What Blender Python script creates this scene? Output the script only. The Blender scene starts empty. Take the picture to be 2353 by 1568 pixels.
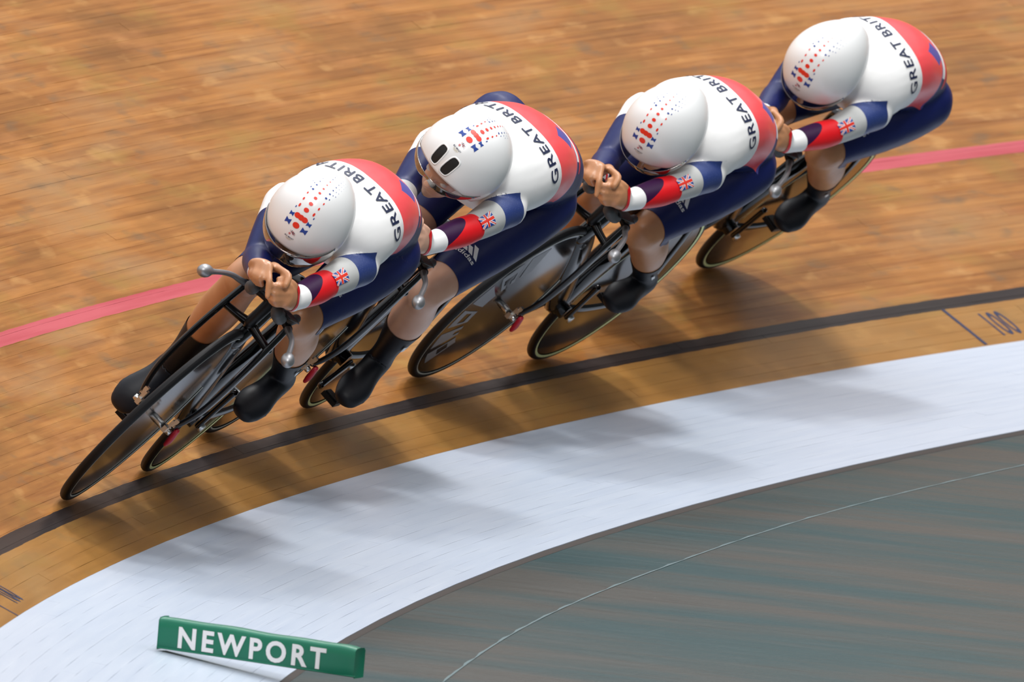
import bpy, bmesh, math, random
import numpy as np
from mathutils import Vector, Matrix
from mathutils.bvhtree import BVHTree
random.seed(7); rng=np.random.default_rng(7)
PI=math.pi
sc=bpy.context.scene
col=sc.collection
# ---------------------------------------------------------------- camera
CAM=(1.572988,54.679673,4.916265)
RI=Vector((-0.9178198,-0.3964925,0.0200139)); UP=Vector((0.0505328,-0.0666754,0.9964943)); FW=Vector((0.3937681,-0.9156135,-0.0812319))
cd=bpy.data.cameras.new('camera'); co=bpy.data.objects.new('camera',cd); col.objects.link(co); sc.camera=co
mw=Matrix.Identity(4)
for i in range(3):
    mw[i][0]=RI[i]; mw[i][1]=UP[i]; mw[i][2]=-FW[i]; mw[i][3]=CAM[i]
co.matrix_world=mw
cd.sensor_width=36; cd.lens=45016.375/2353*36; cd.clip_start=1; cd.clip_end=300
cd.dof.use_dof=True; cd.dof.focus_distance=54.3; cd.dof.aperture_fstop=11
# ---------------------------------------------------------------- world and light
wd=bpy.data.worlds.new('arena_air'); sc.world=wd; wd.use_nodes=True
nt=wd.node_tree; bg=nt.nodes['Background']
tc=nt.nodes.new('ShaderNodeTexCoord'); sep=nt.nodes.new('ShaderNodeSeparateXYZ'); cr=nt.nodes.new('ShaderNodeValToRGB')
nt.links.new(tc.outputs['Generated'],sep.inputs[0]); nt.links.new(sep.outputs['Z'],cr.inputs[0]); nt.links.new(cr.outputs[0],bg.inputs[0])
cr.color_ramp.elements[-1].position=0.72; cr.color_ramp.elements[-1].color=(1.0,1.02,1.06,1)
cr.color_ramp.elements[0].position=0.0; cr.color_ramp.elements[0].color=(.02,.02,.022,1)
em=cr.color_ramp.elements.new(.34); em.color=(.07,.07,.072,1)
bg.inputs[1].default_value=1.35
def area(name,loc,target,power,sx,sy,colr=(1,1,1)):
    l=bpy.data.lights.new(name,'AREA'); l.shape='RECTANGLE'; l.size=sx; l.size_y=sy; l.energy=power*LP; l.color=colr
    o=bpy.data.objects.new(name,l); col.objects.link(o); o.location=loc
    o.rotation_euler=(Vector(target)-Vector(loc)).to_track_quat('-Z','Y').to_euler(); return o
LP=.48
TG=(24,3,0)
area('ceiling_light',(18.5,3.5,13),TG,1350,1.6,1.6,(1,.98,.95))
area('ceiling_light',(30,-8,14),TG,500,3,3,(1,.98,.95))
area('ceiling_light',(13,22,15),TG,4200,3,3,(1,.98,.96))
area('ceiling_light',(24,-2,14),TG,1700,2,2,(1,.98,.96))
sc.view_settings.view_transform='Standard'; sc.view_settings.look='None'; sc.view_settings.gamma=1
sc.view_settings.use_curve_mapping=False; sc.view_settings.exposure=0.0
# ---------------------------------------------------------------- helpers
def tag(o,label=None,cat=None,group=None,kind=None):
    if label: o['label']=label
    if cat: o['category']=cat
    if group: o['group']=group
    if kind: o['kind']=kind
    return o
def mk(name,V,F,mats,parent=None,mi=None,smooth=True,uv=None):
    me=bpy.data.meshes.new(name); me.from_pydata([tuple(map(float,v)) for v in V],[],[tuple(map(int,f)) for f in F])
    for m in (mats if isinstance(mats,(list,tuple)) else [mats]): me.materials.append(m)
    if mi is not None: me.polygons.foreach_set('material_index',np.asarray(mi,dtype=np.int32))
    if smooth: me.polygons.foreach_set('use_smooth',np.ones(len(me.polygons),dtype=bool))
    if uv is not None:
        ul=me.uv_layers.new(name='UVMap'); li=np.empty(len(me.loops),dtype=np.int32); me.loops.foreach_get('vertex_index',li)
        ul.data.foreach_set('uv',np.asarray(uv,dtype=np.float32)[li].ravel())
    me.update(); o=bpy.data.objects.new(name,me); col.objects.link(o)
    if parent: o.parent=parent
    return o
def mat(name,base,rough=.5,metal=0,coat=0,spec=.5,sheen=0):
    m=bpy.data.materials.new(name); m.use_nodes=True; b=m.node_tree.nodes['Principled BSDF']
    b.inputs['Base Color'].default_value=(*base,1); b.inputs['Roughness'].default_value=rough; b.inputs['Metallic'].default_value=metal
    b.inputs['Coat Weight'].default_value=coat; b.inputs['Coat Roughness'].default_value=.08; b.inputs['Specular IOR Level'].default_value=spec
    b.inputs['Sheen Weight'].default_value=sheen
    return m
class NB:
    def __init__(s,m): s.t=m.node_tree; s.b=s.t.nodes['Principled BSDF']
    def n(s,ty,**k):
        x=s.t.nodes.new(ty)
        for a,v in k.items(): setattr(x,a,v)
        return x
    def l(s,a,b): s.t.links.new(a,b)
    def math(s,op,a,b=None,c=None):
        x=s.n('ShaderNodeMath',operation=op)
        for i,v in enumerate((a,b,c)):
            if v is None: continue
            if isinstance(v,(int,float)): x.inputs[i].default_value=v
            else: s.l(v,x.inputs[i])
        return x.outputs[0]
    def mix(s,f,a,b):
        x=s.n('ShaderNodeMix',data_type='RGBA')
        for i,v in ((0,f),(6,a),(7,b)):
            if isinstance(v,(int,float)): x.inputs[i].default_value=v
            elif isinstance(v,tuple): x.inputs[i].default_value=(*v,1)
            else: s.l(v,x.inputs[i])
        return x.outputs[2]
    def noise(s,vec,scale,detail=3,rough=.5):
        x=s.n('ShaderNodeTexNoise'); x.inputs['Scale'].default_value=scale; x.inputs['Detail'].default_value=detail; x.inputs['Roughness'].default_value=rough
        s.l(vec,x.inputs['Vector']); return x.outputs['Fac']
    def ramp(s,f,a,b):
        x=s.n('ShaderNodeMapRange'); s.l(f,x.inputs[0]); x.inputs[1].default_value=a; x.inputs[2].default_value=b; return x.outputs[0]
    def scaled(s,v,sc_,off=(0,0,0)):
        x=s.n('ShaderNodeMapping'); s.l(v,x.inputs[0]); x.inputs['Scale'].default_value=sc_; x.inputs['Location'].default_value=off; return x.outputs[0]
# ---------------------------------------------------------------- track surface (radial curve, banked)
R0,BANK,BS,BW,K2,K3,DB=24.164538,.566992,.171005,.737928,1.386348,1.144663,-.234741
def S(psi,s,h=0.0):
    b=(BANK+DB*psi) if s>=0 else BS
    r=R0+K2*psi**2+K3*psi**3+s*math.cos(b)-h*math.sin(b); z=s*math.sin(b)+h*math.cos(b)
    return (r*math.cos(psi),r*math.sin(psi),z)
ZI=-BW*math.sin(BS)
def board(p0,p1,s0,s1,h,depth,n):
    """one curved plank: top, sides and ends; uv = metres along, metres across"""
    V=[];U=[]
    for i in range(n+1):
        ps=p0+(p1-p0)*i/n
        for (s,hh) in ((s0,h-depth),(s0,h),(s1,h),(s1,h-depth)):
            V.append(S(ps,s,hh)); U.append((ps*24.2,s))
    F=[]
    for i in range(n):
        a=4*i; b=a+4
        F+=[(a+1,b+1,b+2,a+2),(a,b,b+1,a+1),(a+2,b+2,b+3,a+3)]
    F+=[(0,1,2,3),(4*n+3,4*n+2,4*n+1,4*n)]
    return V,F,U
# ---- materials of the floor
def wood():
    m=mat('varnished_pine_planks',(.4,.22,.1),.33,coat=0.0,spec=.17); q=NB(m); q.b.inputs['Coat Roughness'].default_value=.18
    uv=q.n('ShaderNodeUVMap').outputs[0]; sp=q.n('ShaderNodeSeparateXYZ'); q.l(uv,sp.inputs[0]); v=sp.outputs[1]
    rnd=q.n('ShaderNodeNewGeometry').outputs['Random Per Island']
    off=q.n('ShaderNodeCombineXYZ'); q.l(q.math('MULTIPLY',rnd,37.),off.inputs[0]); q.l(q.math('MULTIPLY',rnd,91.),off.inputs[2])
    ad=q.n('ShaderNodeVectorMath',operation='ADD'); q.l(uv,ad.inputs[0]); q.l(off.outputs[0],ad.inputs[1]); pv=ad.outputs[0]
    st=q.noise(q.scaled(pv,(1.2,38,1)),1.0,4,.6)         # streaks along each plank
    fine=q.noise(q.scaled(pv,(5,260,1)),1.0,3,.6)
    big=q.noise(q.scaled(uv,(1.1,3.2,1)),1.0,4,.55)       # broad wear clouds
    blot=q.noise(q.scaled(uv,(4.,11.,1),(3,7,0)),1.0,3,.5)
    rings=q.n('ShaderNodeTexWave',wave_type='BANDS',bands_direction='Y'); q.l(q.scaled(pv,(.9,26,1)),rings.inputs['Vector']); rings.inputs['Scale'].default_value=1.4; rings.inputs['Distortion'].default_value=7; rings.inputs['Detail'].default_value=2; rings.inputs['Detail Scale'].default_value=.8
    c=q.mix(q.ramp(st,.34,.66),(.235,.085,.016),(.42,.180,.042))
    c=q.mix(q.math('MULTIPLY',q.ramp(rnd,.0,1.),.40),c,(.42,.135,.026))
    c=q.mix(q.math('MULTIPLY',q.ramp(big,.50,.72),.60),c,(.32,.205,.10))
    c=q.mix(q.math('MULTIPLY',q.ramp(big,.52,.34),.60),c,(.165,.072,.016))
    c=q.mix(q.math('MULTIPLY',q.ramp(blot,.60,.74),.55),c,(.13,.095,.055))
    c=q.mix(q.math('MULTIPLY',q.ramp(blot,.40,.28),.40),c,(.56,.30,.10))
    c=q.mix(q.math('MULTIPLY',q.ramp(fine,.60,.78),.35),c,(.20,.10,.04))
    c=q.mix(q.math('MULTIPLY',q.ramp(rings.outputs['Fac'],.80,1.),q.math('MULTIPLY',q.ramp(rnd,.45,.7),.55)),c,(.23,.08,.03))
    oliv=q.noise(q.scaled(uv,(1.9,6.,1),(11,2,0)),1.0,4,.6)
    c=q.mix(q.math('MULTIPLY',q.ramp(oliv,.54,.70),.55),c,(.30,.175,.035))
    c=q.mix(q.math('MULTIPLY',q.ramp(oliv,.42,.30),.40),c,(.44,.185,.060))
    # inner strip tinted yellow olive, partly the riders' reflection painted in
    c=q.mix(q.math('MULTIPLY',q.math('LESS_THAN',v,.1876),.55),c,(.31,.165,.040))
    edge=q.math('MULTIPLY',q.math('SUBTRACT',q.noise(q.scaled(uv,(9,60,1)),1.0,2),.5),.006)
    ve=q.math('ADD',v,edge)
    def band(a,b): return q.math('MULTIPLY',q.math('GREATER_THAN',ve,a),q.math('LESS_THAN',ve,b))
    worn=q.ramp(st,.25,.6)
    c=q.mix(q.math('MULTIPLY',band(.1876,.2383),.97),c,q.mix(worn,(.007,.006,.008),(.020,.018,.020)))
    c=q.mix(q.math('MULTIPLY',band(.8524,.9067),.96),c,q.mix(worn,(.43,.055,.075),(.52,.095,.12)))
    q.l(c,q.b.inputs['Base Color'])
    q.l(q.math('ADD',q.math('MULTIPLY',big,.22),.24),q.b.inputs['Roughness'])
    bp=q.n('ShaderNodeBump'); bp.inputs['Strength'].default_value=.12; bp.inputs['Distance'].default_value=.002; q.l(fine,bp.inputs['Height']); q.l(bp.outputs[0],q.b.inputs['Normal'])
    return m
def bluepaint():
    m=mat('pale_blue_painted_boards',(.52,.63,.78),.4); q=NB(m)
    uv=q.n('ShaderNodeUVMap').outputs[0]
    rnd=q.n('ShaderNodeNewGeometry').outputs['Random Per Island']
    a=q.noise(q.scaled(uv,(1.5,30,1)),1.0,4,.6); b=q.noise(q.scaled(uv,(.8,2.2,1)),1.0,3); sc_=q.noise(q.scaled(uv,(60,160,1)),1.0,3)
    c=q.mix(q.ramp(a,.3,.7),(.43,.495,.60),(.49,.55,.64))
    c=q.mix(q.math('MULTIPLY',rnd,.22),c,(.55,.60,.67))
    c=q.mix(q.math('MULTIPLY',q.ramp(b,.5,.75),.3),c,(.40,.455,.53))
    c=q.mix(q.math('MULTIPLY',q.ramp(sc_,.735,.78),.6),c,(.88,.9,.93))
    c=q.mix(q.math('MULTIPLY',q.ramp(sc_,.275,.24),.5),c,(.2,.22,.26))
    ln=q.noise(q.scaled(uv,(1.3,420,1)),1.0,2,.5)
    c=q.mix(q.math('MULTIPLY',q.ramp(ln,.70,.76),.7),c,(.74,.77,.82))
    q.l(c,q.b.inputs['Base Color']); q.b.inputs['Roughness'].default_value=.38; return m
def greyfloor():
    m=mat('worn_grey_green_floor_sheen',(.13,.15,.15),.4,spec=.22); q=NB(m)
    uv=q.n('ShaderNodeUVMap').outputs[0]
    sx=q.noise(q.scaled(uv,(.45,3.,1)),1.0,3); st=q.noise(q.scaled(uv,(2.0,26,1)),1.0,4,.6); sc_=q.noise(q.scaled(uv,(40,90,1)),1.0,3)
    c=q.mix(q.ramp(sx,.36,.6),(.020,.052,.056),(.058,.058,.052))
    c=q.mix(q.math('MULTIPLY',q.ramp(st,.56,.78),.30),c,(.11,.11,.11))  # pale streaks: lights mirrored in the vinyl, painted into the colour
    c=q.mix(q.math('MULTIPLY',q.ramp(st,.42,.25),.30),c,(.035,.042,.042))
    c=q.mix(q.math('MULTIPLY',q.ramp(sc_,.76,.79),.6),c,(.5,.5,.48))
    q.l(c,q.b.inputs['Base Color']); q.l(q.ramp(st,-.4,1.4),q.b.inputs['Roughness']); return m
M={}
M['wood']=wood(); M['blue']=bluepaint(); M['infield']=greyfloor()
M['under']=mat('dark_gap_underside',(.26,.13,.045),.9); M['underblue']=mat('pale_gap_joint_glint',(.75,.8,.85),.6)  # band gaps coloured pale to paint in the shine of joint edges
M['carbon']=mat('glossy_black_carbon',(.005,.005,.006),.13,coat=.0,spec=.4); M['matblack']=mat('matt_black_carbon',(.006,.006,.007),.42,spec=.25)
M['tyre']=mat('black_tyre_rubber',(.007,.007,.008),.55,spec=.2); M['disc']=mat('dark_glossy_disc',(.006,.006,.008),.12,coat=.1)
M['cream']=mat('pale_cream_tyre_wall',(.86,.90,.42),.5); M['thinwall']=mat('thin_pale_rim_line',(.50,.52,.44),.5)
M['silver']=mat('brushed_silver_metal',(.62,.62,.60),.3,metal=1); M['greymetal']=mat('bead_blasted_grey_metal',(.33,.33,.34),.42,metal=.75)
M['redpl']=mat('red_plastic',(.45,.012,.03),.35); M['greydecal']=mat('grey_wheel_lettering',(.22,.24,.26),.4)
M['white']=mat('white_stretch_fabric',(.90,.90,.89),.42,spec=.25); M['navy']=mat('navy_stretch_fabric',(.006,.012,.090),.45,spec=.3)
M['bluefab']=mat('mid_blue_speckled_fabric',(.025,.05,.20),.40)
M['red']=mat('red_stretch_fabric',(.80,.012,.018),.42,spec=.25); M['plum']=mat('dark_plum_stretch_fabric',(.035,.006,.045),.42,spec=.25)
M['lilac']=mat('lilac_blue_fabric',(.10,.09,.34),.42,spec=.25); M['lgrey']=mat('light_grey_mesh_fabric',(.52,.53,.52),.55,spec=.25)
M['overshoe']=mat('black_aero_overshoe',(.006,.007,.011),.5,spec=.3); M['coral']=mat('coral_red_fabric',(.92,.085,.095),.30,spec=.6)
M['ink']=mat('navy_print',(.008,.016,.06),.45); M['redink']=mat('red_print',(.80,.03,.01),.4); M['blueink']=mat('blue_print',(.01,.05,.30),.4)
M['gold']=mat('gold_print',(.45,.36,.16),.4); M['pinkink']=mat('rose_print',(.6,.16,.17),.4); M['whiteink']=mat('white_print',(.82,.82,.82),.4)
M['helmet']=mat('gloss_white_helmet_shell',(.88,.89,.885),.30,coat=.25); M['black']=mat('black_vent_recess',(.004,.004,.004),.6)
M['visor']=mat('mirrored_smoke_visor',(.30,.28,.27),.06,metal=.9,coat=1); M['rubber']=mat('grey_rubber_grip',(.05,.052,.055),.6)
M['green']=mat('green_vinyl_foam_cover',(.004,.16,.088),.38); M['chain']=mat('dark_steel_chain',(.08,.08,.085),.4,metal=.8)
M['eye']=mat('eye_white',(.7,.7,.68),.2)
def sparkle(m):
    q=NB(m); tcn=q.n('ShaderNodeTexCoord').outputs['Object']; v=q.n('ShaderNodeTexVoronoi'); v.inputs['Scale'].default_value=230; q.l(tcn,v.inputs['Vector'])
    c=q.mix(q.math('MULTIPLY',q.ramp(v.outputs['Distance'],.22,.10),.35),(.025,.05,.20),(.30,.38,.62)); q.l(c,q.b.inputs['Base Color'])
sparkle(M['bluefab'])
def creases(m,k):
    q=NB(m); tcn=q.n('ShaderNodeTexCoord').outputs['Object']; n1=q.noise(q.scaled(tcn,(9,16,9)),1.0,2,.4); n2=q.noise(tcn,900,1)
    h=q.math('ADD',q.math('MULTIPLY',n1,1.),q.math('MULTIPLY',n2,.02)); bp=q.n('ShaderNodeBump'); bp.inputs['Strength'].default_value=k; bp.inputs['Distance'].default_value=.01
    q.l(h,bp.inputs['Height']); q.l(bp.outputs[0],q.b.inputs['Normal'])
for k_ in ('white','navy','coral','red','lgrey','bluefab','plum','overshoe'): creases(M[k_],.32)
def skin(name,a,b):
    m=mat(name,a,.38); q=NB(m); tcn=q.n('ShaderNodeTexCoord').outputs['Object']
    n=q.noise(tcn,9,3); q.l(q.mix(q.ramp(n,.35,.7),a,b),q.b.inputs['Base Color'])
    q.b.inputs['Subsurface Weight'].default_value=.06; q.b.inputs['Subsurface Radius'].default_value=(.02,.008,.004); q.b.inputs['Subsurface Scale'].default_value=.5; return m
M['skin']=skin('tanned_skin',(.44,.195,.085),(.55,.26,.125)); M['skin2']=skin('fair_skin',(.56,.31,.21),(.64,.38,.27))
# ---- wooden banking
def span(psi0,psi1,rows,dp,n,depth,h,first,name,parent,m,limit,jit=.5,g=.00020,rh=.0003):
    """lay planks row by row; the nearest go down one by one, the rest as one joined part"""
    rest=[[],[],[]]; cnt=0
    for (s0,s1,single) in rows:
        ps=psi0-random.random()*dp
        while ps<psi1:
            L=dp*(.75+jit*random.random()); a=ps; b=ps+L; ps=b
            if b<psi0: continue
            e=.00002
            hh=h+random.uniform(-rh,rh)
            V,F,U=board(a+e,b-e,s0+g,s1-g,hh,depth,n)
            mid=(a+b)/2
            vis=single and (a<first[1](s0)) and (b>first[0](s0)) and cnt<limit
            if vis:
                mk(name,V,F,m,parent,smooth=False,uv=U); cnt+=1
            else:
                k=len(rest[0]); rest[0]+=V; rest[1]+=[tuple(x+k for x in f) for f in F]; rest[2]+=U
    if rest[0]:
        o=mk(name+'s_beyond' if 0 else name,rest[0],rest[1],m,parent,smooth=False,uv=rest[2]); o['kind']='stuff'; o.name='far_planks'
    return cnt
def sheet(name,psi0,psi1,rows,h,m,parent=None,n=60):
    V=[];U=[];F=[]
    for i in range(n+1):
        ps=psi0+(psi1-psi0)*i/n
        for s in rows: V.append(S(ps,s,h)); U.append((ps*24.2,s))
    k=len(rows)
    for i in range(n):
        for j in range(k-1): F.append((i*k+j,(i+1)*k+j,(i+1)*k+j+1,i*k+j+1))
    return mk(name,V,F,m,parent,uv=U)
fl=tag(sheet('floor',-.9,.95,[0,1,2,3,4,5,6,7],-.012,M['under']),'banked wooden cycling track with black and red lane lines',kind='structure')
PW=.0405
rows=[]; s=0.0
while s<6.9:
    rows.append((s,s+PW,s<2.5)); s+=PW
n1=span(-.85,.92,rows,.14,7,.010,0,(lambda s:-.07-.06*s,lambda s:.36-.14*s),'plank',fl,M['wood'],296)
# ---- pale blue band
bd=tag(sheet('trim_1',-.9,.95,[-BW+.002,-BW*.5,0],-.008,M['underblue']),'pale blue painted band between the wooden track and grey infield',kind='structure')
rows=[]; nb=18; w=BW/nb
for i in range(nb): rows.append((-BW+i*w,-BW+(i+1)*w,True))
n2=span(-.85,.92,rows,.13,7,.006,0,(lambda s:-.18-.3*s*0,lambda s:.42),'plank',bd,M['blue'],290,g=.00012,rh=.0001)
print('planks',n1,n2)
# ---- infield: strip beside the band and the main sheet, seam between
def flat(name,r0f,r1f,z,m,label):
    V=[];U=[];F=[];n=70;js=[0,.5,1.]
    for i in range(n+1):
        ps=-.9+1.85*i/n; a=r0f(ps); b=r1f(ps)
        for j in js:
            r=a+(b-a)*j; V.append((r*math.cos(ps),r*math.sin(ps),z)); U.append((-r*math.cos(ps)*.9+r*math.sin(ps)*.4,r*math.sin(ps)*.9+r*math.cos(ps)*.4))
    for i in range(n):
        for j in range(2): F.append((i*3+j,i*3+j+3,i*3+j+4,i*3+j+1))
    return tag(mk(name,V,F,m,None,uv=U),label,kind='structure')
def rin(ps): return R0+K2*ps**2+K3*ps**3-BW*math.cos(BS)
def rseam(ps): return rin(ps)-.40-.02*math.sin(ps*40)*.3
flat('floor',lambda p:rin(p)-.003,rseam,ZI-.012,M['infield'],'grey infield floor strip beside the blue band')
flat('floor',rseam,lambda p:8.,ZI-.009,M['infield'],'worn grey green infield floor beyond the seam')
# dark strip standing in for the shadow gap where the blue band ends
V=[];F=[];n=90
for i in range(n+1):
    ps=-.85+1.75*i/n; r=rin(ps)
    for rr,z in ((r+.002,ZI-.001),(r-.006,ZI-.006),(r-.013,ZI-.0115)): V.append((rr*math.cos(ps),rr*math.sin(ps),z))
for i in range(n):
    for j in range(2): F.append((i*3+j,i*3+j+1,i*3+j+4,i*3+j+3))
tag(mk('trim_2',V,F,mat('dark_brown_shadow_gap',(.045,.035,.030),.7)),'thin dark brown edging under the blue band',kind='structure')
V=[];F=[]
for i in range(n*3+1):
    ps=-.3+.85*i/(n*3); r=rseam(ps); wv=.006+.007*math.sin(i*1.7)*math.sin(i*.31)
    for rr in (r+wv*.7,r-.003): V.append((rr*math.cos(ps),rr*math.sin(ps),ZI-.0075))
for i in range(n*3): F.append((2*i,2*i+1,2*i+3,2*i+2))
tag(mk('trim_3',V,F,mat('pale_worn_floor_seam',(.10,.15,.16),.6)),'pale worn seam line across the infield floor',kind='structure')
# ---------------------------------------------------------------- text helper
def text_mesh(txt,size,bold=.0,cell=None,shear=0,spacing=1.0):
    c=bpy.data.curves.new('t','FONT'); c.body=txt; c.size=size; c.offset=bold*size; c.align_x='CENTER'; c.shear=shear; c.space_character=spacing; c.resolution_u=4
    o=bpy.data.objects.new('t',c); col.objects.link(o); dg=bpy.context.evaluated_depsgraph_get(); dg.update()
    me=bpy.data.meshes.new_from_object(o.evaluated_get(dg)); bpy.data.objects.remove(o); bpy.data.curves.remove(c)
    bm=bmesh.new(); bm.from_mesh(me); bpy.data.meshes.remove(me)
    bmesh.ops.triangulate(bm,faces=bm.faces)
    if cell:
        xs=[v.co.x for v in bm.verts]; ys=[v.co.y for v in bm.verts]
        for ax,lo,hi in ((0,min(xs),max(xs)),(1,min(ys),max(ys))):
            t=lo+cell
            while t<hi:
                no=Vector((1,0,0)) if ax==0 else Vector((0,1,0))
                bmesh.ops.bisect_plane(bm,geom=bm.verts[:]+bm.edges[:]+bm.faces[:],plane_co=no*t,plane_no=no); t+=cell
        bmesh.ops.triangulate(bm,faces=bm.faces)
    V=np.array([v.co[:] for v in bm.verts]); bm.verts.index_update(); F=[tuple(v.index for v in f.verts) for f in bm.faces]; bm.free()
    V[:,1]-=(V[:,1].max()+V[:,1].min())/2
    return V,F
def track_paint(txt,psi,s,sx,sy,size=.1):
    V,F=text_mesh(txt,size,.012,.03)
    W=[S(psi-(x*sx+0)/24.2,s+y*sy,.0012) for x,y,_ in V]
    o=mk('painted_number',W,F,M['ink'],fl,smooth=False)
def tick(psi,s0,s1,w):
    W=[S(psi+a/24.2,s,.0012) for s in (s0,(s0+s1)/2,s1) for a in (-w/2,w/2)]
    mk('painted_tick',W,[(0,1,3,2),(2,3,5,4)],M['ink'],fl,smooth=False)
tick(-.0615,.005,.188,.022); track_paint('100',-.0715,.090,1.15,1.6)
tick(.3440,.0,.188,.014); track_paint('100',.3345,.094,.95,1.75)
# ---------------------------------------------------------------- generic solid builders (lists of V,F)
def join(parts):
    V=[];F=[]
    for v,f in parts:
        k=len(V); V+=list(v); F+=[tuple(i+k for i in x) for x in f]
    return V,F
def loft(st,lat=(0,1,0),seg=16,cap=3,sq=2.0):
    """st: list of (centre,a,b); a along lat, b across; rounded ends"""
    C=[np.array(s[0],float) for s in st]; L0=np.array(lat,float)
    T=[]
    for i in range(len(C)):
        t=C[min(i+1,len(C)-1)]-C[max(i-1,0)]; T.append(t/(np.linalg.norm(t)+1e-12))
    rings=[]
    def ring(c,t,a,b):
        l=L0-t*(L0@t); l/=np.linalg.norm(l)+1e-12; n=np.cross(t,l); out=[]
        for k in range(seg):
            th=2*PI*k/seg; cx,sx=math.cos(th),math.sin(th)
            ex=2/sq
            out.append(c+l*a*math.copysign(abs(cx)**ex,cx)+n*b*math.copysign(abs(sx)**ex,sx))
        return out
    m=lambda s:min(s[1],s[2])
    for j in range(cap):
        ph=PI/2*(1-(j+.35)/(cap)); r=math.cos(ph); off=math.sin(ph)
        rings.append(ring(C[0]-T[0]*m(st[0])*off,T[0],st[0][1]*r,st[0][2]*r))
    for i,s in enumerate(st): rings.append(ring(C[i],T[i],s[1],s[2]))
    for j in range(cap-1,-1,-1):
        ph=PI/2*(1-(j+.35)/(cap)); r=math.cos(ph); off=math.sin(ph)
        rings.append(ring(C[-1]+T[-1]*m(st[-1])*off,T[-1],st[-1][1]*r,st[-1][2]*r))
    V=[p for r in rings for p in r]; F=[]
    for i in range(len(rings)-1):
        for k in range(seg):
            k2=(k+1)%seg; F.append((i*seg+k,i*seg+k2,(i+1)*seg+k2,(i+1)*seg+k))
    F.append(tuple(range(seg))[::-1]); F.append(tuple((len(rings)-1)*seg+k for k in range(seg)))
    return V,F
def smooth_path(pts,n=5):
    """Catmull-Rom through rows of numbers"""
    P=np.array(pts,float); P=np.vstack([2*P[0]-P[1],P,2*P[-1]-P[-2]]); out=[]
    for i in range(1,len(P)-2):
        for k in range(n):
            t=k/n; a,b,c,d=P[i-1],P[i],P[i+1],P[i+2]
            out.append(.5*((2*b)+(-a+c)*t+(2*a-5*b+4*c-d)*t*t+(-a+3*b-3*c+d)*t**3))
    out.append(P[-2]); return np.array(out)
def tube(pts,seg=12,n=5,lat=(0,1,0),cap=3,sq=2.0):
    """pts rows x,y,z,a[,b]"""
    P=[tuple(p)+(p[3],) if len(p)==4 else tuple(p) for p in pts]
    Q=smooth_path(P,n) if len(P)>2 else np.array(P,float)
    return loft([(q[:3],max(q[3],1e-4),max(q[4],1e-4)) for q in Q],lat,seg,cap,sq)
def ell(c,r,ax=None,seg=20,rg=12):
    A=np.eye(3) if ax is None else np.array(ax,float); V=[];F=[]
    for i in range(rg+1):
        ph=PI*(i/rg-.5); ph=max(min(ph,PI/2-.03),-PI/2+.03)
        for k in range(seg):
            th=2*PI*k/seg; p=np.array([r[0]*math.cos(ph)*math.cos(th),r[1]*math.cos(ph)*math.sin(th),r[2]*math.sin(ph)]); V.append(np.array(c)+A.T@p)
    for i in range(rg):
        for k in range(seg):
            k2=(k+1)%seg; F.append((i*seg+k,i*seg+k2,(i+1)*seg+k2,(i+1)*seg+k))
    F.append(tuple(range(seg))[::-1]); F.append(tuple(rg*seg+k for k in range(seg)))
    return V,F
def box(c,h,ax=None):
    A=np.eye(3) if ax is None else np.array(ax,float)
    V=[np.array(c)+A.T@(np.array(h)*np.array(s)) for s in [(-1,-1,-1),(1,-1,-1),(1,1,-1),(-1,1,-1),(-1,-1,1),(1,-1,1),(1,1,1),(-1,1,1)]]
    return V,[(0,3,2,1),(4,5,6,7),(0,1,5,4),(1,2,6,5),(2,3,7,6),(3,0,4,7)]
def revolve_y(c,prof,seg=72):
    """profile of (radius, y) turned about the y axis through c"""
    V=[];F=[];n=len(prof)
    for k in range(seg):
        th=2*PI*k/seg
        for r,y in prof: V.append((c[0]+r*math.cos(th),c[1]+y,c[2]+r*math.sin(th)))
    for k in range(seg):
        k2=(k+1)%seg
        for i in range(n-1): F.append((k*n+i,k2*n+i,k2*n+i+1,k*n+i+1))
    return V,F
def ringp(R,r,y0=0,n=10,a0=0,a1=2*PI): return [(R+r*math.cos(a0+(a1-a0)*i/n),y0+r*math.sin(a0+(a1-a0)*i/n)) for i in range(n+1)]
# ---------------------------------------------------------------- bicycles
BP=[((23.86987,5.38933,.12739),((-.1976,-.69252,-.6938),(.98028,-.1387,-.14075),(.00124,-.70794,.70628))),
    ((24.20498,3.53917,.15624),((-.12839,-.68821,-.71406),(.99171,-.0858,-.09561),(.00453,-.72042,.69352))),
    ((24.36654,1.49108,.14941),((-.04021,-.6793,-.73276),(.99907,-.01611,-.03989),(.01529,-.73368,.67932))),
    ((24.61417,-.38491,.29034),((-.00084,-.62079,-.78398),(.99999,-.00391,.00203),(-.00433,-.78397,.62078)))]
def root(name,i,label,cat,group):
    o=bpy.data.objects.new(name,None); col.objects.link(o); m=Matrix.Identity(4); (p,R)=BP[i]
    for a in range(3):
        for b in range(3): m[a][b]=R[a][b]
        m[a][3]=p[a]
    # put the tyres on top of the boards
    m.translation=m.translation+Vector((R[0][2],R[1][2],R[2][2]))*.004
    o.matrix_world=m; tag(o,label,cat,group); return o
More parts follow.
